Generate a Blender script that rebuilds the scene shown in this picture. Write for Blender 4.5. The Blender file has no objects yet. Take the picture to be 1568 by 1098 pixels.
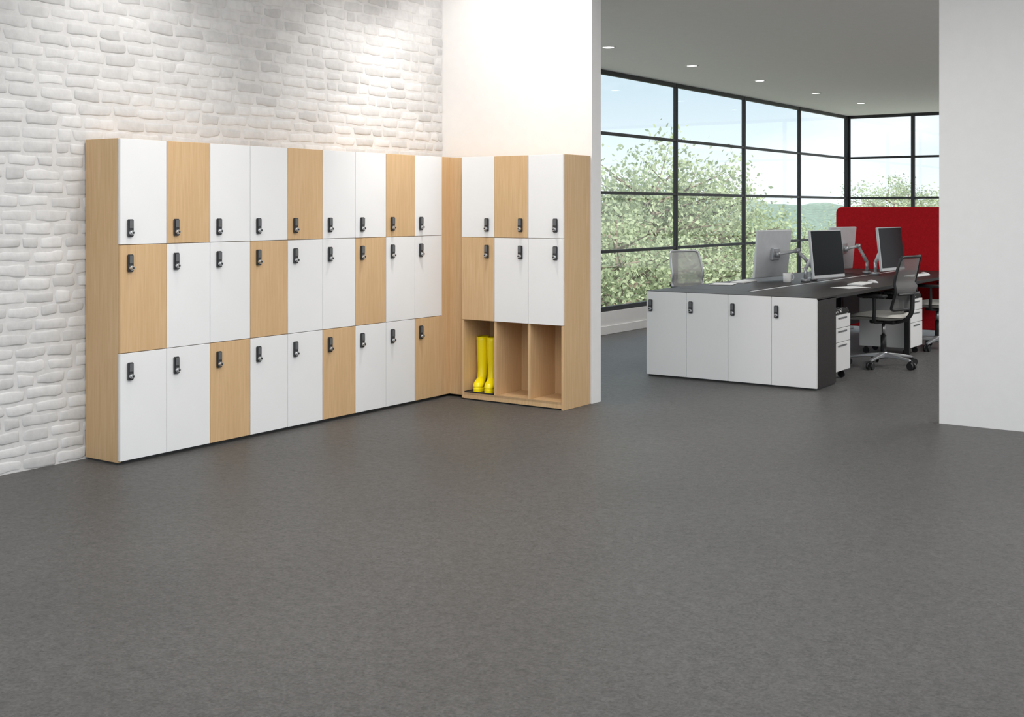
import bpy, bmesh, math, random
import numpy as np
from mathutils import Vector, Matrix, noise
random.seed(4)
R = math.radians
scene = bpy.context.scene
scene.view_settings.view_transform = 'Standard'
scene.view_settings.look = 'None'

# ---------------------------------------------------------------- materials
def new_mat(name):
    m = bpy.data.materials.new(name); m.use_nodes = True
    nt = m.node_tree; b = nt.nodes['Principled BSDF']
    return m, nt, b
def plain(name, col, rough=0.5, metal=0.0, spec=0.5, noise_amt=0.04, nscale=12, bump=0.0, bscale=200):
    m, nt, b = new_mat(name)
    tc = nt.nodes.new('ShaderNodeTexCoord')
    n = nt.nodes.new('ShaderNodeTexNoise'); n.inputs['Scale'].default_value = nscale
    nt.links.new(tc.outputs['Object'], n.inputs['Vector'])
    r = nt.nodes.new('ShaderNodeValToRGB')
    r.color_ramp.elements[0].position = .3; r.color_ramp.elements[1].position = .7
    r.color_ramp.elements[0].color = tuple(c*(1-noise_amt) for c in col)+(1,)
    r.color_ramp.elements[1].color = tuple(min(1, c*(1+noise_amt)) for c in col)+(1,)
    nt.links.new(n.outputs['Fac'], r.inputs['Fac']); nt.links.new(r.outputs['Color'], b.inputs['Base Color'])
    b.inputs['Roughness'].default_value = rough; b.inputs['Metallic'].default_value = metal
    b.inputs['Specular IOR Level'].default_value = spec
    if bump > 0:
        n2 = nt.nodes.new('ShaderNodeTexNoise'); n2.inputs['Scale'].default_value = bscale
        nt.links.new(tc.outputs['Object'], n2.inputs['Vector'])
        bp = nt.nodes.new('ShaderNodeBump'); bp.inputs['Strength'].default_value = bump; bp.inputs['Distance'].default_value = .005
        nt.links.new(n2.outputs['Fac'], bp.inputs['Height']); nt.links.new(bp.outputs['Normal'], b.inputs['Normal'])
    return m

def wood_mat(name, c1, c2, axis_scale=(45, 45, 2.2)):
    m, nt, b = new_mat(name)
    tc = nt.nodes.new('ShaderNodeTexCoord'); mp = nt.nodes.new('ShaderNodeMapping')
    mp.inputs['Scale'].default_value = axis_scale
    n = nt.nodes.new('ShaderNodeTexNoise'); n.inputs['Scale'].default_value = 1.6; n.inputs['Detail'].default_value = 6
    n.inputs['Distortion'].default_value = .6
    nt.links.new(tc.outputs['Object'], mp.inputs['Vector']); nt.links.new(mp.outputs['Vector'], n.inputs['Vector'])
    r = nt.nodes.new('ShaderNodeValToRGB')
    r.color_ramp.elements[0].position = .32; r.color_ramp.elements[1].position = .68
    r.color_ramp.elements[0].color = c1+(1,); r.color_ramp.elements[1].color = c2+(1,)
    nt.links.new(n.outputs['Fac'], r.inputs['Fac']); nt.links.new(r.outputs['Color'], b.inputs['Base Color'])
    b.inputs['Roughness'].default_value = .45; b.inputs['Specular IOR Level'].default_value = .35
    return m

M_wood = wood_mat('maple', (.60, .39, .20), (.68, .465, .26))
M_woodd = wood_mat('maple_edge', (.58, .38, .20), (.66, .445, .245))
M_white = plain('white_laminate', (.84, .84, .84), .4, nscale=3, noise_amt=.01)
M_paint = plain('white_paint', (.82, .81, .80), .7, spec=.2, noise_amt=.012, bump=.06)
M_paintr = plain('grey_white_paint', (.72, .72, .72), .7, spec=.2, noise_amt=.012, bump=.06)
M_ceil = plain('ceiling_paint', (.93, .905, .90), .9, spec=.1, noise_amt=.01)
M_gap = plain('shadow_gap', (.22, .22, .22), .8)
M_plinth = plain('plinth_dark', (.05, .05, .05), .6)
M_lock = plain('lock_body', (.035, .037, .04), .35, nscale=30)
M_lock2 = plain('lock_keypad', (.12, .125, .13), .35, nscale=30)
M_chrome = plain('satin_metal', (.62, .63, .64), .3, metal=1)
M_alu = plain('aluminium', (.55, .56, .58), .38, metal=.7)
M_frame = plain('window_frame_black', (.018, .018, .02), .5)
M_yellow = plain('yellow_rubber', (.98, .80, .006), .28, noise_amt=.01)
M_black = plain('black_plastic', (.02, .02, .022), .45)
M_blackg = plain('screen_glass', (.010, .011, .013), .3, spec=.12)
M_silver = plain('monitor_silver', (.62, .63, .65), .4, metal=.25)
M_desk = wood_mat('espresso_laminate', (.026, .021, .021), (.042, .035, .034), (2.5, 30, 30))
M_desk.node_tree.nodes['Principled BSDF'].inputs['Specular IOR Level'].default_value = .25
M_red = plain('red_fabric', (.45, .012, .018), .95, spec=.1, nscale=60, noise_amt=.12, bump=.3, bscale=500)
M_seat = plain('seat_fabric', (.56, .55, .51), .9, nscale=80)
M_key = plain('white_plastic', (.8, .8, .8), .4)
M_paper = plain('paper', (.85, .85, .84), .8)
M_bark = plain('bark', (.20, .16, .12), .9, noise_amt=.3)

# floor: rough grey textured floor
def floor_mat():
    m, nt, b = new_mat('grey_textured_floor')
    L = nt.links.new
    tc = nt.nodes.new('ShaderNodeTexCoord')
    def N(scale, detail, rough=.5):
        n = nt.nodes.new('ShaderNodeTexNoise'); n.inputs['Scale'].default_value = scale
        n.inputs['Detail'].default_value = detail; n.inputs['Roughness'].default_value = rough
        L(tc.outputs['Object'], n.inputs['Vector']); return n
    n1 = N(1.1, 4); n2 = N(22, 9, .72); n3 = N(85, 5, .65)
    r1 = nt.nodes.new('ShaderNodeValToRGB')
    r1.color_ramp.elements[0].position = .37; r1.color_ramp.elements[0].color = (.072, .069, .066, 1)
    r1.color_ramp.elements[1].position = .65; r1.color_ramp.elements[1].color = (.192, .185, .178, 1)
    m0 = nt.nodes.new('ShaderNodeMix'); m0.data_type = 'FLOAT'; m0.inputs[0].default_value = .6
    L(n2.outputs['Fac'], m0.inputs[2]); L(n3.outputs['Fac'], m0.inputs[3])
    L(m0.outputs[0], r1.inputs['Fac'])
    r2 = nt.nodes.new('ShaderNodeValToRGB')
    r2.color_ramp.elements[0].position = .3; r2.color_ramp.elements[0].color = (.90, .90, .90, 1)
    r2.color_ramp.elements[1].position = .7; r2.color_ramp.elements[1].color = (1.06, 1.06, 1.06, 1)
    L(n1.outputs['Fac'], r2.inputs['Fac'])
    mx = nt.nodes.new('ShaderNodeMix'); mx.data_type = 'RGBA'; mx.blend_type = 'MULTIPLY'; mx.inputs[0].default_value = 1
    L(r1.outputs['Color'], mx.inputs[6]); L(r2.outputs['Color'], mx.inputs[7])
    L(mx.outputs[2], b.inputs['Base Color'])
    ad = nt.nodes.new('ShaderNodeMath'); ad.operation = 'MULTIPLY_ADD'; ad.inputs[1].default_value = .45
    L(n3.outputs['Fac'], ad.inputs[0]); L(n2.outputs['Fac'], ad.inputs[2])
    bp = nt.nodes.new('ShaderNodeBump'); bp.inputs['Strength'].default_value = 1.0; bp.inputs['Distance'].default_value = .03
    L(ad.outputs[0], bp.inputs['Height']); L(bp.outputs['Normal'], b.inputs['Normal'])
    b.inputs['Roughness'].default_value = .38; b.inputs['Specular IOR Level'].default_value = .5
    return m
M_floor = floor_mat()

def brick_mat():
    m, nt, b = new_mat('whitewashed_brick')
    L = nt.links.new
    tc = nt.nodes.new('ShaderNodeTexCoord')
    at = nt.nodes.new('ShaderNodeAttribute'); at.attribute_name = 'tone'
    n = nt.nodes.new('ShaderNodeTexNoise'); n.inputs['Scale'].default_value = 22; n.inputs['Detail'].default_value = 6
    L(tc.outputs['Object'], n.inputs['Vector'])
    r = nt.nodes.new('ShaderNodeValToRGB')
    r.color_ramp.elements[0].position = .3; r.color_ramp.elements[0].color = (.90, .90, .90, 1)
    r.color_ramp.elements[1].position = .62; r.color_ramp.elements[1].color = (1, 1, 1, 1)
    L(n.outputs['Fac'], r.inputs['Fac'])
    mx = nt.nodes.new('ShaderNodeMix'); mx.data_type = 'RGBA'; mx.blend_type = 'MULTIPLY'; mx.inputs[0].default_value = 1
    L(at.outputs['Color'], mx.inputs[6]); L(r.outputs['Color'], mx.inputs[7])
    L(mx.outputs[2], b.inputs['Base Color'])
    n2 = nt.nodes.new('ShaderNodeTexNoise'); n2.inputs['Scale'].default_value = 45; n2.inputs['Detail'].default_value = 4
    L(tc.outputs['Object'], n2.inputs['Vector'])
    bp = nt.nodes.new('ShaderNodeBump'); bp.inputs['Strength'].default_value = .2; bp.inputs['Distance'].default_value = .006
    L(n2.outputs['Fac'], bp.inputs['Height']); L(bp.outputs['Normal'], b.inputs['Normal'])
    b.inputs['Roughness'].default_value = .75; b.inputs['Specular IOR Level'].default_value = .25
    return m
M_brick = brick_mat()

def glass_mat():
    m = bpy.data.materials.new('window_glass'); m.use_nodes = True
    nt = m.node_tree; nt.nodes.clear()
    o = nt.nodes.new('ShaderNodeOutputMaterial'); t = nt.nodes.new('ShaderNodeBsdfTransparent')
    t.inputs['Color'].default_value = (.97, .985, .985, 1)
    g = nt.nodes.new('ShaderNodeBsdfGlossy'); g.inputs['Roughness'].default_value = .02
    mx = nt.nodes.new('ShaderNodeMixShader'); mx.inputs[0].default_value = .06
    nt.links.new(t.outputs[0], mx.inputs[1]); nt.links.new(g.outputs[0], mx.inputs[2]); nt.links.new(mx.outputs[0], o.inputs[0])
    return m
M_glass = glass_mat()
def mesh_fabric(name, col, alpha):
    m = bpy.data.materials.new(name); m.use_nodes = True
    nt = m.node_tree; b = nt.nodes['Principled BSDF']
    b.inputs['Base Color'].default_value = col+(1,); b.inputs['Roughness'].default_value = .8
    b.inputs['Alpha'].default_value = alpha
    return m
M_mesh = mesh_fabric('chair_mesh_fabric', (.20, .20, .20), .72)
M_meshl = mesh_fabric('chair_mesh_light', (.62, .62, .62), .8)
def leaf_mat(name, col):
    m, nt, b = new_mat(name)
    oi = nt.nodes.new('ShaderNodeTexCoord'); n = nt.nodes.new('ShaderNodeTexNoise'); n.inputs['Scale'].default_value = 1.2
    n.inputs['Detail'].default_value = 5
    nt.links.new(oi.outputs['Object'], n.inputs['Vector'])
    r = nt.nodes.new('ShaderNodeValToRGB')
    r.color_ramp.elements[0].position = .35; r.color_ramp.elements[0].color = tuple(c*.75 for c in col)+(1,)
    r.color_ramp.elements[1].position = .65; r.color_ramp.elements[1].color = tuple(min(1, c*1.2) for c in col)+(1,)
    nt.links.new(n.outputs['Fac'], r.inputs['Fac']); nt.links.new(r.outputs['Color'], b.inputs['Base Color'])
    b.inputs['Roughness'].default_value = .6
    tr = nt.nodes.new('ShaderNodeBsdfTranslucent'); nt.links.new(r.outputs['Color'], tr.inputs['Color'])
    mx = nt.nodes.new('ShaderNodeMixShader'); mx.inputs[0].default_value = .45
    nt.links.new(b.outputs[0], mx.inputs[1]); nt.links.new(tr.outputs[0], mx.inputs[2])
    nt.links.new(mx.outputs[0], nt.nodes['Material Output'].inputs[0])
    return m
M_leaf = leaf_mat('leaves', (.44, .50, .31))
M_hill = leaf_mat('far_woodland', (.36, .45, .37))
M_grass = plain('grass', (.50, .50, .42), .9, noise_amt=.2, nscale=.3)

# ---------------------------------------------------------------- helpers
COL = scene.collection
def mesh_obj(name, verts, faces, mat, smooth=False):
    me = bpy.data.meshes.new(name); me.from_pydata(verts, [], faces); me.update()
    for m in (mat if isinstance(mat, (list, tuple)) else [mat]): me.materials.append(m)
    if smooth:
        me.polygons.foreach_set('use_smooth', [True]*len(me.polygons))
    ob = bpy.data.objects.new(name, me); COL.objects.link(ob); return ob
def bm_obj(name, bm, mat, smooth=False):
    me = bpy.data.meshes.new(name); bm.to_mesh(me); bm.free()
    me.materials.append(mat)
    if smooth: me.polygons.foreach_set('use_smooth', [True]*len(me.polygons))
    ob = bpy.data.objects.new(name, me); COL.objects.link(ob); return ob
def box(name, lo, hi, mat, bevel=0.0, seg=2, parent=None):
    bm = bmesh.new(); bmesh.ops.create_cube(bm, size=1)
    c = [(a+b)/2 for a, b in zip(lo, hi)]; s = [abs(b-a) for a, b in zip(lo, hi)]
    for v in bm.verts: v.co = Vector((v.co.x*s[0], v.co.y*s[1], v.co.z*s[2]))
    if bevel > 0:
        bmesh.ops.bevel(bm, geom=bm.edges[:], offset=bevel, segments=seg, affect='EDGES', profile=.5)
    ob = bm_obj(name, bm, mat)
    ob.location = c
    if parent: adopt(ob, parent)
    return ob
def cyl(name, p0, p1, r0, r1=None, mat=None, seg=20, parent=None, bevel=0):
    r1 = r0 if r1 is None else r1
    p0, p1 = Vector(p0), Vector(p1); d = p1-p0
    bm = bmesh.new(); bmesh.ops.create_cone(bm, cap_ends=True, segments=seg, radius1=r0, radius2=r1, depth=d.length)
    q = d.to_track_quat('Z', 'Y').to_matrix().to_4x4()
    bmesh.ops.transform(bm, matrix=q, verts=bm.verts)
    ob = bm_obj(name, bm, mat, False)
    for p in ob.data.polygons: p.use_smooth = len(p.vertices) == 4
    ob.location = (p0+p1)/2
    if parent: adopt(ob, parent)
    return ob
def tube(name, pts, r, mat, parent=None, cyclic=False, res=3):
    cu = bpy.data.curves.new(name, 'CURVE'); cu.dimensions = '3D'; cu.bevel_depth = r; cu.bevel_resolution = res
    sp = cu.splines.new('NURBS'); sp.points.add(len(pts)-1)
    for i, p in enumerate(pts): sp.points[i].co = (*p, 1)
    sp.order_u = 3; sp.use_endpoint_u = not cyclic; sp.use_cyclic_u = cyclic; sp.resolution_u = 6
    cu.use_fill_caps = True
    cu.materials.append(mat)
    tmp = bpy.data.objects.new(name, cu); COL.objects.link(tmp)
    dg = bpy.context.evaluated_depsgraph_get()
    me = bpy.data.meshes.new_from_object(tmp.evaluated_get(dg))
    bpy.data.objects.remove(tmp)
    ob = bpy.data.objects.new(name, me); COL.objects.link(ob)
    me.polygons.foreach_set('use_smooth', [True]*len(me.polygons))
    if parent: adopt(ob, parent)
    return ob
def group(name, loc=(0, 0, 0), rot=0):
    e = bpy.data.objects.new(name, None); e.empty_display_size = .1; COL.objects.link(e)
    e.location = loc; e.rotation_euler = (0, 0, rot); return e
LOCAL = set()
def adopt(ob, par):
    ob.parent = par
    if par.name not in LOCAL:   # part was modelled in world coordinates
        ob.matrix_parent_inverse = Matrix.Translation(-Vector(par.location))
def lgroup(name, loc, rot=0):   # parts modelled in local coordinates
    e = group(name, loc, rot); LOCAL.add(e.name); return e

# ---------------------------------------------------------------- room shell
WX = -5.97      # brick face
box('floor', (-7.1, -3, -.1), (5, 20.4, 0), M_floor)
HF, HO = 3.32, 3.06
box('ceiling', (-6.3, -1, HF), (5, 7.6, HF+.1), M_paint)
box('ceiling_office', (-7.12, 7.73, HO), (5, 20.4, HO+.36), M_ceil)
box('wall_back', (-7.05, 7.6, 0), (-4.565, 7.73, HF+.1), M_paint)
box('wall_back_header', (-4.565, 7.6, HO), (5, 7.73, HF+.1), M_paint)
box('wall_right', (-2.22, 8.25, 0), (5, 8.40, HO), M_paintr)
box('wall_office_right', (2.0, 8.40, 0), (2.15, 20.3, HO), M_paint)

def brick_wall():
    V = []; F = []; T = []
    us = [-1, -.965, -.88, -.6, -.2, .2, .6, .88, .965, 1]
    vs = [-1, -.90, -.66, 0, .66, .90, 1]
    def addgrid(yc, zc, hw, hh, hgt, seed, tone, tilt, tl2):
        base = len(V)
        for v in vs:
            for u in us:
                e = max(0, 1-abs(u)**14)*max(0, 1-abs(v)**7)
                cr = 1-.045*abs(v)**5; cr2 = 1-.09*abs(u)**9
                y = yc+u*hw*cr; z = zc+v*hh*cr2
                n = noise.noise(Vector((y*9, z*16, seed))); n2 = noise.noise(Vector((y*11+50, z*20, seed)))
                y += n*.016*abs(u); z += n2*.014*abs(v)
                x = -.003+(hgt+.003)*e**.7 + (tilt*u+tl2*v)*e + noise.noise(Vector((y*22, z*28, seed+7)))*.002*e
                V.append((WX-.008+x, y, z)); T.append(tone)
        nu = len(us)
        for j in range(len(vs)-1):
            for i in range(nu-1):
                a = base+j*nu+i
                F.append((a, a+1, a+1+nu, a+nu))
    z = 0.0; pitch = .0765
    while z < HF-.01:
        y = 0.2-random.random()*.2
        while y < 7.6:
            L = random.choice([.11, .19, .20, .21, .215, .23, .17])+random.uniform(-.015, .015)
            if y+L > 7.57: L = 7.6-y
            if L < .04: break
            g = random.uniform(.010, .018)
            hh = (pitch-random.uniform(.010, .019))/2
            t = random.choice([.57, .59, .61, .63, .65, .67, .69, .71])
            tone = (t, t*.993, t*.986)
            addgrid(y+L/2, z+pitch/2+random.uniform(-.004, .004), L/2-g/2, hh, random.uniform(.003, .007), random.random()*99,
                    tone, random.uniform(-.0010, .0010), random.uniform(-.0013, .0013))
            y += L
        z += pitch
    base = len(V); ny, nz = 180, 84
    for j in range(nz+1):
        for i in range(ny+1):
            yy = 7.62*i/ny; zz = HF*j/nz
            V.append((WX-.008+noise.noise(Vector((yy*8, zz*8, 3)))*.002, yy, zz)); T.append((.67, .662, .655))
    for j in range(nz):
        for i in range(ny):
            a = base+j*(ny+1)+i; F.append((a, a+1, a+ny+2, a+ny+1))
    b0 = len(V)
    for x in (-6.2, WX-.02):
        for yy in (0, 7.6):
            for zz in (0, HF): V.append((x, yy, zz)); T.append((.6, .6, .6))
    for f in ((0, 1, 3, 2), (4, 6, 7, 5), (0, 4, 5, 1), (2, 3, 7, 6), (0, 2, 6, 4), (1, 5, 7, 3)): F.append(tuple(b0+i for i in f))
    ob = mesh_obj('wall_left', V, F, M_brick, True)
    at = ob.data.color_attributes.new('tone', 'FLOAT_COLOR', 'POINT')
    at.data.foreach_set('color', np.array([(a, b, c, 1) for a, b, c in T], dtype=np.float32).ravel())
    return ob
brick_wall()

# ---------------------------------------------------------------- windows
XW, YW = -6.97, 20.2
hz = [.29, .955, 1.64, 2.33, 3.035]
g = group('window_1', (XW, 14, 0))
ys = [7.75, 9.47, 11.6, 13.73, 15.86, 17.99, 20.16]
for i, y in enumerate(ys):
    box('mullion_%d' % i, (XW-.05, y-.022, .24), (XW, y+.022, HO), M_frame, .004, 1, g)
for i, z in enumerate(hz):
    h = .018 if i not in (0, 4) else .026
    box('transom_%d' % i, (XW-.05, 7.74, z-h), (XW-.005, YW, z+h), M_frame, .003, 1, g)
for i in range(6):
    box('pane_%d' % i, (XW-.035, ys[i]+.02, .31), (XW-.03, ys[i+1]-.02, 3.02), M_glass, 0, 1, g)
g = group('window_2', (-3, YW, 0))
xs = [XW-.0, -5.87, -3.74, -1.6, .5, 2.0]
for i, x in enumerate(xs):
    box('mullion_%d' % i, (x-.03, YW, .24), (x+.03, YW+.05, HO), M_frame, .004, 1, g)
for i, z in enumerate(hz):
    h = .018 if i not in (0, 4) else .026
    box('transom_%d' % i, (XW, YW+.005, z-h), (2.0, YW+.05, z+h), M_frame, .003, 1, g)
for i in range(5):
    box('pane_%d' % i, (xs[i]+.03, YW+.03, .31), (xs[i+1]-.03, YW+.035, 3.02), M_glass, 0, 1, g)
box('wall_window_sill', (XW-.14, 7.73, 0), (XW+.02, YW+.12, .26), M_paint)
box('wall_far_sill', (XW+.02, YW-.02, 0), (2.0, YW+.12, .26), M_paint)
box('baseboard_left', (XW+.02, 7.73, 0), (XW+.035, YW-.02, .1), M_paint, .004, 1)

# ---------------------------------------------------------------- lockers
def make_lock_meshes():
    bm = bmesh.new(); bmesh.ops.create_cube(bm, size=1)
    for v in bm.verts: v.co = Vector((v.co.x*.018+.009, v.co.y*.036, v.co.z*.10))
    bmesh.ops.bevel(bm, geom=bm.edges[:], offset=.004, segments=2, affect='EDGES')
    for f in bm.faces: f.material_index = 0
    r = bmesh.ops.create_cube(bm, size=1)
    for v in r['verts']: v.co = Vector((v.co.x*.004+.019, v.co.y*.026, v.co.z*.045+.022))
    for f in bm.faces:
        if all(v in r['verts'] for v in f.verts): f.material_index = 1
    for rad, x0, x1, mi in ((.015, .018, .026, 2), (.010, .026, .036, 2), (.006, .036, .038, 0)):
        r = bmesh.ops.create_cone(bm, cap_ends=True, segments=20, radius1=rad, radius2=rad*.92, depth=x1-x0,
              matrix=Matrix.Translation(((x0+x1)/2, 0, -.027)) @ Matrix.Rotation(R(90), 4, 'Y'))
        vs_ = set(r['verts'])
        for f in bm.faces:
            if all(v in vs_ for v in f.verts): f.material_index = mi
    me = bpy.data.meshes.new('keypad_lock'); bm.to_mesh(me); bm.free()
    for m in (M_lock, M_lock2, M_chrome): me.materials.append(m)
    return me
LOCK = make_lock_meshes()
def lock(par, loc, rz):
    o = bpy.data.objects.new('keypad_lock', LOCK); COL.objects.link(o)
    o.location = loc; o.rotation_euler = (0, 0, rz); adopt(o, par)

XF = -5.651; Y0, W = 4.243, .3262
RZ = [.02, .632, 1.247, 1.852]
bank = group('locker_bank', (XF, Y0, 0))
box('plinth', (WX+.01, Y0+.01, 0), (XF-.03, Y0+9*W, .02), M_plinth, 0, 1, bank)
box('side_panel', (WX+.005, Y0, .012), (XF-.02, Y0+.02, 1.852), M_wood, .001, 1, bank)
box('carcass', (WX+.006, Y0+.02, .02), (XF-.024, 7.58, 1.84), M_woodd, 0, 1, bank)
box('top_panel', (WX+.005, Y0+.02, 1.84), (XF-.02, 7.59, 1.852), M_wood, .001, 1, bank)
gp = .0018
for c in range(9):
    for r in range(3):
        wood = (r == 2 and c in (1, 4, 7)) or (r == 1 and c in (0, 3, 6)) or (r == 0 and c in (2, 5, 8))
        ya, yb = Y0+c*W+gp, Y0+(c+1)*W-gp
        box('locker_door', (XF-.019, ya, RZ[r]+gp), (XF, yb, RZ[r+1]-gp), M_wood if wood else M_white, .0012, 1, bank)
        lz = RZ[r+1]-.105 if r < 2 else RZ[r]+.095
        lock(bank, (XF, ya+.062, lz), 0)
box('corner_filler', (XF-.03, Y0+9*W+.001, .02), (XF-.012, 7.30, 1.852), M_wood, .001, 1, bank)

YF = 7.22; X0, X1 = -5.493, -4.575; W2 = (X1-X0)/3
b2 = group('locker_bank_with_cubbies', (X0, YF, 0))
box('corner_filler', (XF-.012, 7.285, .02), (X0+.01, 7.303, 1.845), M_wood, .001, 1, b2)
Z1, Z2, Z3, Z4 = .056, .608, 1.236, 1.846
box('plinth', (X0+.01, YF+.03, 0), (X1-.02, 7.58, .012), M_plinth, 0, 1, b2)
box('base_rail', (X0+.0, YF+.005, .010), (X1-.018, YF+.025, Z1), M_wood, .001, 1, b2)
box('cubby_floor', (X0+.018, YF+.005, Z1-.018), (X1-.018, 7.58, Z1), M_wood, .001, 1, b2)
box('cubby_back', (X0, 7.565, .02), (X1-.018, 7.58, Z2), M_woodd, 0, 1, b2)
box('side_panel_left', (X0, YF+.0, .012), (X0+.018, 7.58, Z2), M_wood, .001, 1, b2)
box('side_panel_right', (X1-.018, YF+.018, .0), (X1, 7.595, Z4), M_wood, .001, 1, b2)
box('side_panel_right_edge', (X1-.018, YF, .0), (X1, YF+.018, Z2), M_wood, .001, 1, b2)
for i in (1, 2):
    xx = X0+i*W2
    box('divider', (xx-.012, YF+.012, Z1), (xx+.012, 7.565, Z2), M_wood, .001, 1, b2)
box('upper_carcass', (X0, YF+.02, Z2), (X1-.018, 7.58, Z4-.008), M_woodd, 0, 1, b2)
box('top_panel', (XF-.01, YF+.085, Z4-.006), (X1-.018, 7.59, Z4+.002), M_wood, .001, 1, b2)
for c in range(3):
    for r in range(2):
        wood = (r == 1 and c == 1) or (r == 0 and c == 0)
        xa, xb = X0+c*W2+gp, X0+(c+1)*W2-gp
        za, zb = (Z2, Z3) if r == 0 else (Z3, Z4)
        box('locker_door', (xa, YF-.002, za+gp), (xb, YF+.0165, zb-gp), M_wood if wood else M_white, .0012, 1, b2)
        lock(b2, (xb-.062, YF-.002, zb-.105 if r == 0 else za+.095), R(-90))
# boot tray and boots
tray = group('boot_tray', (X0+.16, 7.36, Z1))
box('tray_base', (X0+.022, 7.225, Z1), (X0+.29, 7.54, Z1+.005), M_black, .002, 1, tray)
for lo, hi in (((X0+.022, 7.225), (X0+.29, 7.230)), ((X0+.022, 7.535), (X0+.29, 7.54)), ((X0+.022, 7.225), (X0+.027, 7.54)), ((X0+.285, 7.225), (X0+.29, 7.54))):
    box('tray_rim', (*lo, Z1), (*hi, Z1+.009), M_black, .001, 1, tray)
def boot(loc, rz):
    g = lgroup('rubber_boot', loc, rz)
    def ring(cx, cz, rx, ry, tilt):
        out = []
        for i in range(24):
            a = 2*math.pi*i/24
            px = rx*math.cos(a)
            out.append((cx+px*math.cos(tilt), ry*math.sin(a), cz+px*math.sin(tilt)))
        return out
    rings = [ring(-.005, .405, .060, .045, 0), ring(-.005, .33, .058, .044, 0), ring(-.006, .26, .055, .042, 0), ring(-.006, .19, .050, .038, R(2)),
             ring(-.003, .145, .048, .036, R(-4)), ring(.006, .112, .054, .036, R(-22)), ring(.016, .088, .060, .036, R(-42)),
             ring(.038, .068, .056, .038, R(-62)), ring(.068, .055, .050, .040, R(-75)), ring(.098, .045, .040, .041, R(-85)),
             ring(.122, .040, .032, .036, R(-90)), ring(.138, .036, .020, .023, R(-92)), ring(.144, .034, .006, .008, R(-92))]
    V = [v for r_ in rings for v in r_]; F = []
    for k in range(len(rings)-1):
        for i in range(24):
            j = (i+1) % 24; F.append((k*24+i, k*24+j, (k+1)*24+j, (k+1)*24+i))
    F.append(tuple(range((len(rings)-1)*24, len(rings)*24)))
    V = [(x, y, max(z, .012)) for x, y, z in V]
    o = mesh_obj('boot_shell', V, F, M_yellow, True); adopt(o, g)
    s = o.modifiers.new('s', 'SOLIDIFY'); s.thickness = .003; s.offset = -1
    s = o.modifiers.new('ss', 'SUBSURF'); s.levels = 1; s.render_levels = 1
    a = ring(-.005, .408, .063, .048, 0); b = ring(-.005, .382, .063, .048, 0); c = ring(-.005, .408, .057, .042, 0)
    VV = a+b+c; FF = []
    for i in range(24):
        j = (i+1) % 24; FF += [(i, j, 24+j, 24+i), (i, 48+i, 48+j, j)]
    o = mesh_obj('cuff', VV, FF, M_yellow, True); adopt(o, g)
    prof = []
    for i in range(28):
        a = 2*math.pi*i/28; x = math.cos(a); y = math.sin(a)
        px = .045+.104*x; w = .044 if x > -.2 else .037
        w *= (1-.18*math.exp(-((px-.02)/.032)**2))
        prof.append((px, w*math.copysign(abs(y)**.75, y)))
    VV = [(x, y, 0) for x, y in prof]+[(x, y, .022) for x, y in prof]+[(x*.98, y*.93, .027) for x, y in prof]
    n = 28; FF = [tuple(range(n-1, -1, -1)), tuple(range(2*n, 3*n))]
    for k in (0, 1):
        for i in range(n):
            j = (i+1) % n; FF.append((k*n+i, k*n+j, (k+1)*n+j, (k+1)*n+i))
    o = mesh_obj('sole', VV, FF, M_yellow, False); adopt(o, g)
    o = box('heel_block', (-.056, -.032, 0), (-.0, .032, .03), M_yellow, .006, 2); adopt(o, g)
    return g
boot((X0+.070, 7.395, Z1+.0055), R(-74))
boot((X0+.174, 7.385, Z1+.0055), R(-70))

# ---------------------------------------------------------------- office desks
DX0, DX1, DXM = -4.95, -3.415, -4.18
DY0, DYC, DY1 = 9.165, 9.6, 14.0
HD = .74
cab = group('desk_end_storage_cabinet', (DX0, DY0, 0))
box('plinth', (DX0+.01, DY0+.02, 0), (DX1-.01, DYC, .02), M_plinth, 0, 1, cab)
box('carcass', (DX0, DY0+.018, .015), (DX1, DYC, HD-.022), M_desk, 0, 1, cab)
box('cabinet_top', (DX0, DY0+.0, HD-.016), (DX1, DYC, HD), M_desk, .002, 1, cab)
dw = (DX1-DX0)/4
for i in range(4):
    box('cabinet_door', (DX0+i*dw+.0018, DY0-.004, .016), (DX0+(i+1)*dw-.0018, DY0+.018, HD-.004), M_white, .001, 1, cab)
    lock(cab, (DX0+i*dw+(.045), DY0-.004, HD-.125), R(-90))

dk = group('bench_desk', (DXM, 11.8, 0))
box('desktop_left', (DX0, DYC+.002, HD-.03), (DXM-.03, DY1, HD), M_desk, .002, 1, dk)
box('desktop_right', (DXM+.03, DYC+.002, HD-.03), (DX1, DY1, HD), M_desk, .002, 1, dk)
box('cable_channel', (DXM-.029, DYC+.002, HD-.05), (DXM+.029, DY1, HD-.004), M_key, .002, 1, dk)
box('modesty_panel', (DXM-.012, DYC+.02, .25), (DXM+.012, DY1-.03, HD-.05), M_desk, 0, 1, dk)
for y in (11.8, DY1-.04):
    for sx in (-1, 1):
        xo = DXM+sx*.70
        box('leg_post', (xo-.025, y-.02, 0), (xo+.025, y+.02, HD-.03), M_black, .004, 1, dk)
    box('leg_beam', (DXM-.69, y-.02, HD-.08), (DXM+.69, y+.02, HD-.031), M_black, .004, 1, dk)
    box('leg_centre', (DXM-.05, y-.03, 0), (DXM+.05, y+.03, HD-.08), M_black, .004, 1, dk)

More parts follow.
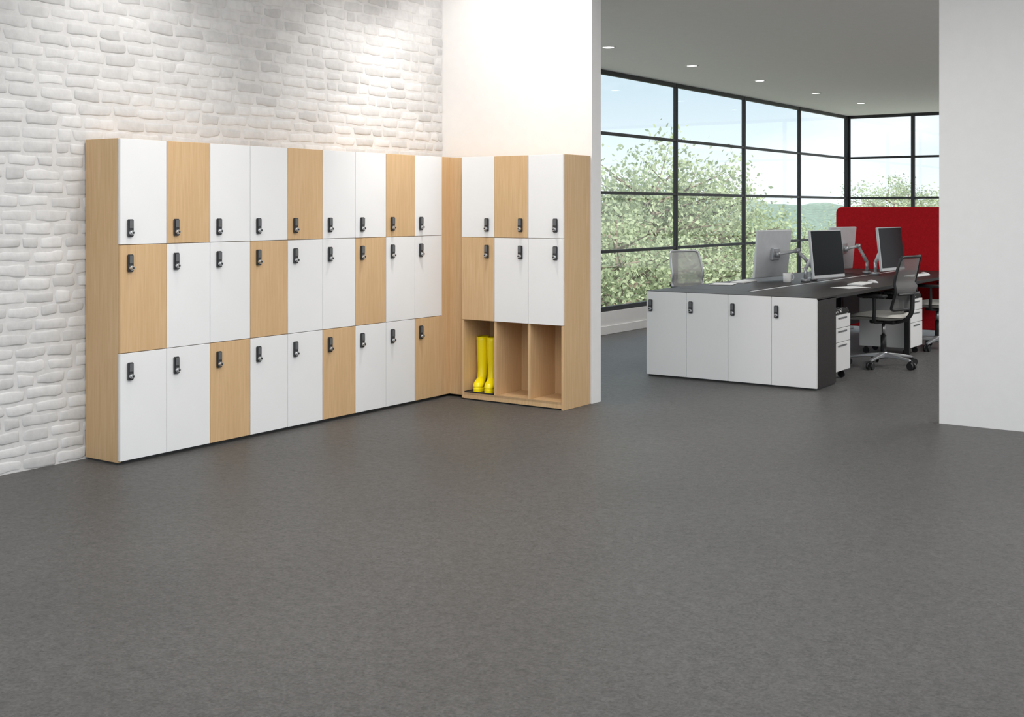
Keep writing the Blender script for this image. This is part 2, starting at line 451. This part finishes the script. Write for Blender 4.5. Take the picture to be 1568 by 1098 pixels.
def screen():
    g = group('red_privacy_screen', (DXM, DY1+.05, 0))
    w, h, r = 1.62, 1.475, .07
    pts = []
    for cx, cz, a0 in ((w/2-r, h-r, 0), (-w/2+r, h-r, 90)):
        for k in range(9):
            a = R(a0+90*k/8); pts.append((cx+r*math.cos(a), cz+r*math.sin(a)))
    pts += [(-w/2, .05), (w/2, .05)]
    n = len(pts); V = [(x, -.025, z) for x, z in pts]+[(x, .025, z) for x, z in pts]
    F = [tuple(range(n-1, -1, -1)), tuple(range(n, 2*n))]+[(i, (i+1) % n, n+(i+1) % n, n+i) for i in range(n)]
    o = mesh_obj('fabric_panel', V, F, M_red); o.location = (DXM+.0, DY1+.05, 0); adopt(o, g)
    bv = o.modifiers.new('b', 'BEVEL'); bv.width = .008; bv.segments = 2; bv.limit_method = 'ANGLE'
    for x in (-.7, .7):
        box('foot', (DXM+x-.03, DY1-.02+.01, 0), (DXM+x+.03, DY1+.25, .05), M_alu, .004, 1, g)
screen()

def cushion_mat():
    m, nt, b = new_mat('cushion_pattern'); tc = nt.nodes.new('ShaderNodeTexCoord'); ck = nt.nodes.new('ShaderNodeTexVoronoi')
    ck.inputs['Scale'].default_value = 28
    rr = nt.nodes.new('ShaderNodeValToRGB'); rr.color_ramp.interpolation = 'CONSTANT'
    rr.color_ramp.elements[0].color = (.7, .7, .7, 1); rr.color_ramp.elements[1].position = .3; rr.color_ramp.elements[1].color = (.02, .02, .02, 1)
    nt.links.new(tc.outputs['Object'], ck.inputs['Vector']); nt.links.new(ck.outputs['Distance'], rr.inputs['Fac'])
    nt.links.new(rr.outputs['Color'], b.inputs['Base Color']); b.inputs['Roughness'].default_value = .9
    return m
M_cush = cushion_mat()
def pedestal(y):
    g = group('mobile_pedestal', (-3.7, y+.2, 0))
    xa, xb, ya, yb = -3.97, -3.46, y, y+.40
    box('body', (xa, ya, .075), (xb-.02, yb, .555), M_white, .003, 1, g)
    for z0, z1 in ((.08, .32), (.325, .44), (.445, .553)):
        box('drawer_front', (xb-.019, ya+.001, z0), (xb, yb-.001, z1), M_white, .002, 1, g)
        box('drawer_pull', (xb, ya+.1, z1-.03), (xb+.008, ya+.3, z1-.02), M_lock2, .001, 1, g)
    box('drawer_gap', (xb-.022, ya+.003, .078), (xb-.012, yb-.003, .55), M_gap, 0, 1, g)
    for x in (xa+.05, xb-.06):
        for yy in (ya+.05, yb-.05):
            cyl('caster', (x, yy-.012, .03), (x, yy+.012, .03), .03, mat=M_black, parent=g)
            box('caster_fork', (x-.012, yy-.018, .04), (x+.012, yy+.018, .076), M_black, .002, 1, g)
    box('cushion', (xa+.01, ya+.01, .555), (xb-.005, yb-.01, .60), M_cush, .018, 3, g)
pedestal(9.68)
pedestal(11.84)

def monitor(name, loc, yaw, base):
    g = group(name, base)
    T = Matrix.Translation(loc) @ Matrix.Rotation(yaw, 4, 'Z') @ Matrix.Rotation(R(-6), 4, 'Y')
    def lb(n, lo, hi, mat, bev):
        o = box(n, lo, hi, mat, bev, 2)
        o.matrix_world = T @ Matrix.Translation(Vector([(a+b)/2 for a, b in zip(lo, hi)]))
        adopt(o, g); return o
    lb('back_shell', (-.022, -.30, -.235), (.008, .30, .235), M_silver, .008)
    lb('screen', (.006, -.291, -.20), (.0105, .291, .227), M_blackg, .002)
    lb('vesa_mount', (-.055, -.06, -.06), (-.02, .06, .06), M_alu, .006)
    back = T @ Vector((-.07, 0, 0))
    b = Vector(base)
    cyl('clamp_base', b, b+Vector((0, 0, .03)), .045, mat=M_alu, parent=g)
    cyl('post', b+Vector((0, 0, .03)), b+Vector((0, 0, .14)), .018, mat=M_alu, parent=g)
    e = b+Vector((0, 0, .13)); mid = (e+back)/2+Vector((0, .06, .10))
    cyl('lower_arm', e, mid, .020, .016, M_silver, parent=g)
    cyl('upper_arm', mid, back, .018, .014, M_silver, parent=g)
    cyl('elbow', mid-Vector((0, 0, .025)), mid+Vector((0, 0, .025)), .024, mat=M_alu, parent=g)
    cyl('wrist', back-Vector((0, 0, .03)), back+Vector((0, 0, .03)), .022, mat=M_alu, parent=g)
monitor('computer_monitor', (-4.10, 11.28, 1.01), R(-9), (-4.27, 11.15, HD))
monitor('computer_monitor', (-3.96, 12.84, 1.02), R(-6), (-4.10, 12.75, HD))
monitor('computer_monitor', (-4.62, 11.15, 1.01), R(180-10), (-4.30, 11.42, HD))
monitor('computer_monitor', (-4.52, 12.84, 1.02), R(180-8), (-4.26, 12.95, HD))

def keyboard(x, y, rz):
    g = lgroup('keyboard', (x, y, HD+.0005), rz)
    adopt(box('keyboard_body', (-.065, -.21, 0), (.065, .21, .012), M_key, .004, 2), g)
    for r in range(5):
        adopt(box('key_row', (-.055+r*.022, -.20, .012), (-.037+r*.022, .20, .016), M_paper, .001, 1), g)
keyboard(-3.70, 11.05, R(4)); keyboard(-3.66, 12.75, R(-3)); keyboard(-4.74, 10.75, R(5))
def mouse(x, y):
    bm = bmesh.new(); bmesh.ops.create_uvsphere(bm, u_segments=20, v_segments=12, radius=1)
    for v in bm.verts:
        v.co = Vector((v.co.x*.055, v.co.y*.03, max(v.co.z, 0)*.03*(1-.25*v.co.x)))
    o = bm_obj('computer_mouse', bm, M_key, True); o.location = (x, y, HD)
mouse(-3.68, 11.36); mouse(-3.66, 13.05)
def papers(x, y, rz, n=4):
    g = lgroup('paper_stack', (x, y, HD+.0005), rz)
    for i in range(n):
        o = box('sheet', (-.105+.004*i, -.148-.003*i, .0012*i), (.105+.004*i, .148-.003*i, .0012*i+.001), M_paper); adopt(o, g)
papers(-4.78, 10.35, R(15)); papers(-3.62, 10.55, R(-20), 3)
def mug(x, y):
    g = lgroup('coffee_mug', (x, y, HD), R(40))
    prof = [(.0, 0), (.034, 0), (.038, .005), (.040, .09), (.037, .09), (.035, .012), (0, .010)]
    V = []; F = []; n = 28
    for r, z in prof:
        for i in range(n):
            a = 2*math.pi*i/n; V.append((r*math.cos(a), r*math.sin(a), z))
    for k in range(len(prof)-1):
        for i in range(n):
            j = (i+1) % n; F.append((k*n+i, k*n+j, (k+1)*n+j, (k+1)*n+i))
    adopt(mesh_obj('cup', V, F, M_key, True), g)
    o = tube('handle', [(.037, 0, .075), (.06, 0, .078), (.07, 0, .05), (.058, 0, .022), (.037, 0, .022)], .005, M_key); adopt(o, g)
mug(-4.38, 10.95)

# ---------------------------------------------------------------- task chair (faces local +X)
def task_chair(loc, rz, meshmat, framemat):
    g = lgroup('task_chair', (*loc, 0), rz)
    A = lambda o: adopt(o, g)
    A(cyl('hub', (0, 0, .07), (0, 0, .135), .042, .032, M_alu))
    for k in range(5):
        a = 2*math.pi*k/5+.35; ca, sa = math.cos(a), math.sin(a)
        V = []
        for t, w, zt, zb in ((.02, .024, .128, .085), (.16, .020, .112, .085), (.30, .014, .088, .068)):
            for s in (-1, 1):
                for z in (zt, zb):
                    V.append((t*ca-s*w*sa, t*sa+s*w*ca, z))
        F = []
        for q in (0, 4):
            F += [(q, q+4, q+6, q+2), (q+1, q+3, q+7, q+5), (q, q+1, q+5, q+4), (q+2, q+6, q+7, q+3)]
        F += [(0, 2, 3, 1), (8, 9, 11, 10)]
        o = mesh_obj('base_leg', V, F, M_alu); A(o)
        bv = o.modifiers.new('b', 'BEVEL'); bv.width = .006; bv.segments = 2
        cx, cy = .31*ca, .31*sa
        A(cyl('caster_stem', (cx, cy, .045), (cx, cy, .08), .009, mat=M_black, seg=10))
        for s in (-1, 1):
            A(cyl('caster_wheel', (cx-s*.010*sa, cy+s*.010*ca, .032), (cx-s*.030*sa, cy+s*.030*ca, .032), .032, mat=M_black, seg=20))
        A(box('caster_hood', (cx-.018, cy-.018, .03), (cx+.018, cy+.018, .060), M_black, .005, 2))
    A(cyl('gas_lift_outer', (0, 0, .12), (0, 0, .29), .027, mat=M_black)); A(cyl('gas_lift_inner', (0, 0, .28), (0, 0, .41), .016, mat=M_chrome))
    A(box('tilt_mechanism', (-.13, -.07, .395), (.11, .07, .435), M_black, .012, 2))
    V = []; F = []; n = 14
    for side in (1, 0):
        for j in range(n+1):
            for i in range(n+1):
                u = 2*i/n-1; v = 2*j/n-1
                x = .25*u*math.sqrt(1-.22*v*v); y = .25*v*math.sqrt(1-.22*u*u)
                ed = (1-abs(u)**6)*(1-abs(v)**6)
                z = .465-.022*max(0, u)**3
                z += (.033*ed**.5 + .006*v*v) if side else (-.03*ed**.5)
                V.append((x+.03, y, z))
    N = (n+1)**2
    for s in (0, 1):
        for j in range(n):
            for i in range(n):
                a = s*N+j*(n+1)+i; f = (a, a+1, a+n+2, a+n+1); F.append(f if s == 0 else f[::-1])
    o = mesh_obj('seat', V, F, M_seat, True); A(o)
    def bp(u, v):
        z = .535+.485*v
        x = -.205-.10*v**1.3+.035*math.sin(v*math.pi)*(-1 if v < .45 else .0)
        x += .045*u*u
        hw = .215+.02*math.sin(v*2.6)-.03*max(0, v-.8)*5*.5
        return (x, u*hw, z)
    V = []; F = []; nu, nv = 12, 14
    for j in range(nv+1):
        for i in range(nu+1): V.append(bp(2*i/nu-1, j/nv))
    for j in range(nv):
        for i in range(nu):
            a = j*(nu+1)+i; F.append((a, a+1, a+nu+2, a+nu+1))
    o = mesh_obj('mesh_back', V, F, meshmat, True); A(o)
    per = [bp(-1, j/8) for j in range(9)]+[bp(u, 1.0) for u in (-.6, -.2, .2, .6)]+[bp(1, 1-j/8) for j in range(9)]+[bp(u, 0) for u in (.6, .2, -.2, -.6)]
    A(tube('back_frame', per, .013, framemat, cyclic=True))
    A(tube('lumbar_bar', [tuple(np.array(bp(u, .3))-np.array((.03, 0, 0))) for u in (-1, -.5, 0, .5, 1)], .012, M_black))
    A(tube('spine', [(-.10, 0, .415), (-.20, 0, .425), (-.27, 0, .50), (-.275, 0, .60), (-.275, 0, .69)], .020, M_black))
    for s in (-1, 1):
        A(tube('arm_post', [(-.02, s*.06, .42), (-.02, s*.20, .415), (-.03, s*.285, .44), (-.045, s*.295, .54), (-.04, s*.295, .655)], .016, M_black))
        A(box('arm_pad', (-.15, s*.295-.042, .652), (.11, s*.295+.042, .680), M_black, .012, 3))
    return g
task_chair((-3.45, 10.96), R(174), M_mesh, M_black)
task_chair((-3.42, 12.65), R(180-6), M_mesh, M_black)
task_chair((-5.24, 10.9), R(-14), M_meshl, M_alu)
task_chair((-5.20, 12.9), R(8), M_meshl, M_alu)

# ---------------------------------------------------------------- lights
def downlight(x, y, z):
    g = group('recessed_downlight', (x, y, z))
    n = 32; V = []; F = []
    for r, dz in ((.078, 0), (.075, -.006), (.060, -.007), (.053, -.001)):
        for i in range(n):
            a = 2*math.pi*i/n; V.append((x+r*math.cos(a), y+r*math.sin(a), z+dz))
    for k in range(3):
        for i in range(n):
            j = (i+1) % n; F.append((k*n+i, k*n+j, (k+1)*n+j, (k+1)*n+i))
    adopt(mesh_obj('trim_ring', V, F, M_paint, True), g)
    m = bpy.data.materials.get('lamp_lens')
    if not m:
        m, nt, b = new_mat('lamp_lens'); b.inputs['Emission Color'].default_value = (1, .97, .92, 1); b.inputs['Emission Strength'].default_value = 6
    adopt(cyl('lens', (x, y, z-.004), (x, y, z-.001), .055, mat=m, seg=24), g)
def spot(name, loc, target, power, size, blend, rad=.05, col=(1, .97, .94)):
    l = bpy.data.lights.new(name, 'SPOT'); l.energy = power; l.spot_size = R(size); l.spot_blend = blend
    l.shadow_soft_size = rad; l.color = col
    o = bpy.data.objects.new(name, l); COL.objects.link(o); o.location = loc
    o.rotation_euler = (Vector(target)-Vector(loc)).to_track_quat('-Z', 'Y').to_euler()
def area(name, loc, sx, sy, power, rot=(0, 0, 0), col=(1, .985, .97)):
    l = bpy.data.lights.new(name, 'AREA'); l.shape = 'RECTANGLE'; l.size = sx; l.size_y = sy; l.energy = power; l.color = col
    o = bpy.data.objects.new(name, l); COL.objects.link(o); o.location = loc; o.rotation_euler = rot
for y in (10.24, 12.1, 14.0, 15.95, 17.85):
    downlight(-5.96, y, HO)
    spot('downlight_beam', (-5.96, y, HO-.03), (-5.96, y, 0), 50, 150, .8)
for (x, y, tx, ty, tz, p, sz, bl) in ((-5.0, 2.2, -5.97, 2.2, 2.1, 45, 85, .9), (-5.0, 4.45, -5.97, 4.45, 2.1, 70, 85, .9),
                              (-5.0, 6.4, -5.97, 6.55, 2.1, 58, 85, .9), (-4.9, 6.55, -5.0, 7.6, 2.1, 100, 140, .5)):
    downlight(x, y, HF)
    spot('wallwash_beam', (x, y, HF-.03), (tx, ty, tz), p, sz, bl, .12)
area('front_fill_light', (-1.8, 4.2, HF-.02), 4.5, 4.5, 200)  # soft overhead fill added to brighten the front room, not a fitting
area('entry_fill_light', (-1.5, .5, HF-.02), 5, 2.5, 100)  # second added fill, out of view near the camera
area('office_fill_light', (-.8, 12.5, HO-.02), 1.2, 5, 170)  # added fill hidden behind wall_right to brighten the office
s = bpy.data.lights.new('sun', 'SUN'); s.energy = 6.5; s.angle = R(2); s.color = (1, .96, .9)
so = bpy.data.objects.new('sun', s); COL.objects.link(so)
so.rotation_euler = Vector((-.75, .35, -.85)).to_track_quat('-Z', 'Y').to_euler()

# ---------------------------------------------------------------- outdoors
def tree_mesh(seed, nleaf=10000, rad=3.0, hgt=7.5):
    rng = np.random.default_rng(seed)
    V = []; F = []; MI = []
    def limb(p0, p1, r0, r1, n=7):
        p0 = np.array(p0, float); p1 = np.array(p1, float); d = p1-p0; d /= np.linalg.norm(d)
        a = np.cross(d, (0.3, 1, .1)); a /= np.linalg.norm(a); b = np.cross(d, a); base = len(V)
        for p, r in ((p0, r0), (p1, r1)):
            for i in range(n):
                t = 2*math.pi*i/n; V.append(tuple(p+r*(a*math.cos(t)+b*math.sin(t))))
        for i in range(n):
            j = (i+1) % n; F.append((base+i, base+j, base+n+j, base+n+i)); MI.append(0)
    trunk = [np.array((0, 0, 0.)), np.array((.1, .05, hgt*.35)), np.array((-.05, .1, hgt*.6)), np.array((.05, 0, hgt*.9))]
    for a, b, r0, r1 in zip(trunk[:-1], trunk[1:], (.2, .14, .08), (.14, .08, .03)): limb(a, b, r0, r1)
    tips = []
    for k in range(26):
        t = rng.uniform(.25, .95); s = trunk[1]*(1-t)+trunk[3]*t
        an = rng.uniform(0, 6.28); L = rad*(1.05-.55*abs(t-.35))*rng.uniform(.6, 1)
        e = s+np.array((math.cos(an)*L, math.sin(an)*L, L*rng.uniform(.10, .45)))
        limb(s, e, .05, .012, 5); tips.append((e, .62)); m = s*.45+e*.55; tips.append((m, .55))
        for q in range(3):
            e2 = e*.6+s*.4+rng.normal(0, .6, 3); limb(e*.5+s*.5, e2, .02, .006, 4); tips.append((e2, .45))
    for q in range(nleaf):
        c, r = tips[rng.integers(len(tips))]
        p = c+rng.normal(0, r*.5, 3)
        a = rng.normal(0, 1, 3); a /= np.linalg.norm(a); b = np.cross(a, rng.normal(0, 1, 3)); b /= np.linalg.norm(b)
        s = rng.uniform(.04, .08); base = len(V)
        V += [tuple(p-a*s), tuple(p+b*s*.6), tuple(p+a*s), tuple(p-b*s*.6)]
        F.append((base, base+1, base+2, base+3)); MI.append(1)
    me = bpy.data.meshes.new('tree'); me.from_pydata(V, [], F); me.materials.append(M_bark); me.materials.append(M_leaf)
    me.polygons.foreach_set('material_index', MI); me.update(); return me
TM = [tree_mesh(1), tree_mesh(2), tree_mesh(5)]
GZ = -5.0
TREES = [(-13.0, 22.6, .92), (-14.2, 26.6, 1.05), (-14.0, 29.2, .98), (-16.8, 37, .84), (-18.5, 33.4, .95), (-18.4, 60.3, 1.05), (-19.6, 71.6, 1.05),
         (-14.5, 18.5, .9), (-19, 24, .95), (-13.2, 33.5, .72), (-17, 29, .85), (-22, 40, .85), (-12.6, 25.6, .6), (-12.0, 29.5, .55),
         (-15.5, 44, .75), (-20, 50, .82), (-11.5, 21.0, .5), (-13.5, 14, .9), (-12, 65, .9), (-5, 68, .9), (-13.5, 38, .70), (-14.5, 49, .80),
         (-12.4, 32.5, .5), (-18, 55, .85)]
for i, (x, y, s) in enumerate(TREES):
    o = bpy.data.objects.new('tree', TM[i % 3]); COL.objects.link(o)
    o.location = (x, y, GZ); o.rotation_euler = (0, 0, i*1.7); o.scale = (s, s, s)
mesh_obj('ground_outside', [(-400, -60, GZ), (-7.3, -60, GZ), (-7.3, 500, GZ), (-400, 500, GZ)], [(0, 1, 2, 3)], M_grass)
mesh_obj('lawn_outside', [(-7.3, 20.6, GZ), (300, 20.6, GZ), (300, 500, GZ), (-7.3, 500, GZ)], [(0, 1, 2, 3)], M_grass)
V = []; F = []; n = 260; rows = 8
for j in range(rows+1):
    for i in range(n+1):
        a = R(-20+100*i/n); rr = 150+j*14
        h = (j/rows)**.6*7.0+noise.noise(Vector((i*.35, j*.9, 0)))*1.6*(j/rows)+noise.noise(Vector((i*.04, 0, 5)))*2*(j/rows)
        V.append((-rr*math.sin(a), rr*math.cos(a), GZ+h))
for j in range(rows):
    for i in range(n):
        b_ = j*(n+1)+i; F.append((b_, b_+1, b_+n+2, b_+n+1))
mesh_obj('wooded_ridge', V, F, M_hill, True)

# ---------------------------------------------------------------- world
w = bpy.data.worlds.new('sky'); scene.world = w; w.use_nodes = True
nt = w.node_tree; bg = nt.nodes['Background']; L = nt.links.new
tc = nt.nodes.new('ShaderNodeTexCoord'); sp = nt.nodes.new('ShaderNodeSeparateXYZ'); L(tc.outputs['Generated'], sp.inputs[0])
r = nt.nodes.new('ShaderNodeValToRGB')
r.color_ramp.elements[0].position = 0; r.color_ramp.elements[0].color = (.84, .90, .94, 1)
r.color_ramp.elements[1].position = .45; r.color_ramp.elements[1].color = (.42, .60, .80, 1)
e = r.color_ramp.elements.new(.10); e.color = (.58, .71, .79, 1)
L(sp.outputs['Z'], r.inputs['Fac'])
n = nt.nodes.new('ShaderNodeTexNoise'); n.inputs['Scale'].default_value = 5; n.inputs['Detail'].default_value = 5
mp = nt.nodes.new('ShaderNodeMapping'); mp.inputs['Scale'].default_value = (1, 1, 3); L(tc.outputs['Generated'], mp.inputs[0]); L(mp.outputs[0], n.inputs['Vector'])
r2 = nt.nodes.new('ShaderNodeValToRGB'); r2.color_ramp.elements[0].position = .42; r2.color_ramp.elements[1].position = .64
L(n.outputs['Fac'], r2.inputs['Fac'])
mx = nt.nodes.new('ShaderNodeMix'); mx.data_type = 'RGBA'; L(r2.outputs['Color'], mx.inputs[0]); L(r.outputs['Color'], mx.inputs[6]); mx.inputs[7].default_value = (.90, .92, .95, 1)
L(mx.outputs[2], bg.inputs['Color']); bg.inputs['Strength'].default_value = 1.35

# ---------------------------------------------------------------- camera
cam = bpy.data.cameras.new('camera'); co = bpy.data.objects.new('camera', cam); COL.objects.link(co)
co.location = (0, 0, 1.45); co.rotation_euler = (R(90), 0, R(34.84))
cam.sensor_width = 36; cam.lens = 41.76; cam.shift_y = -.1459
scene.camera = co
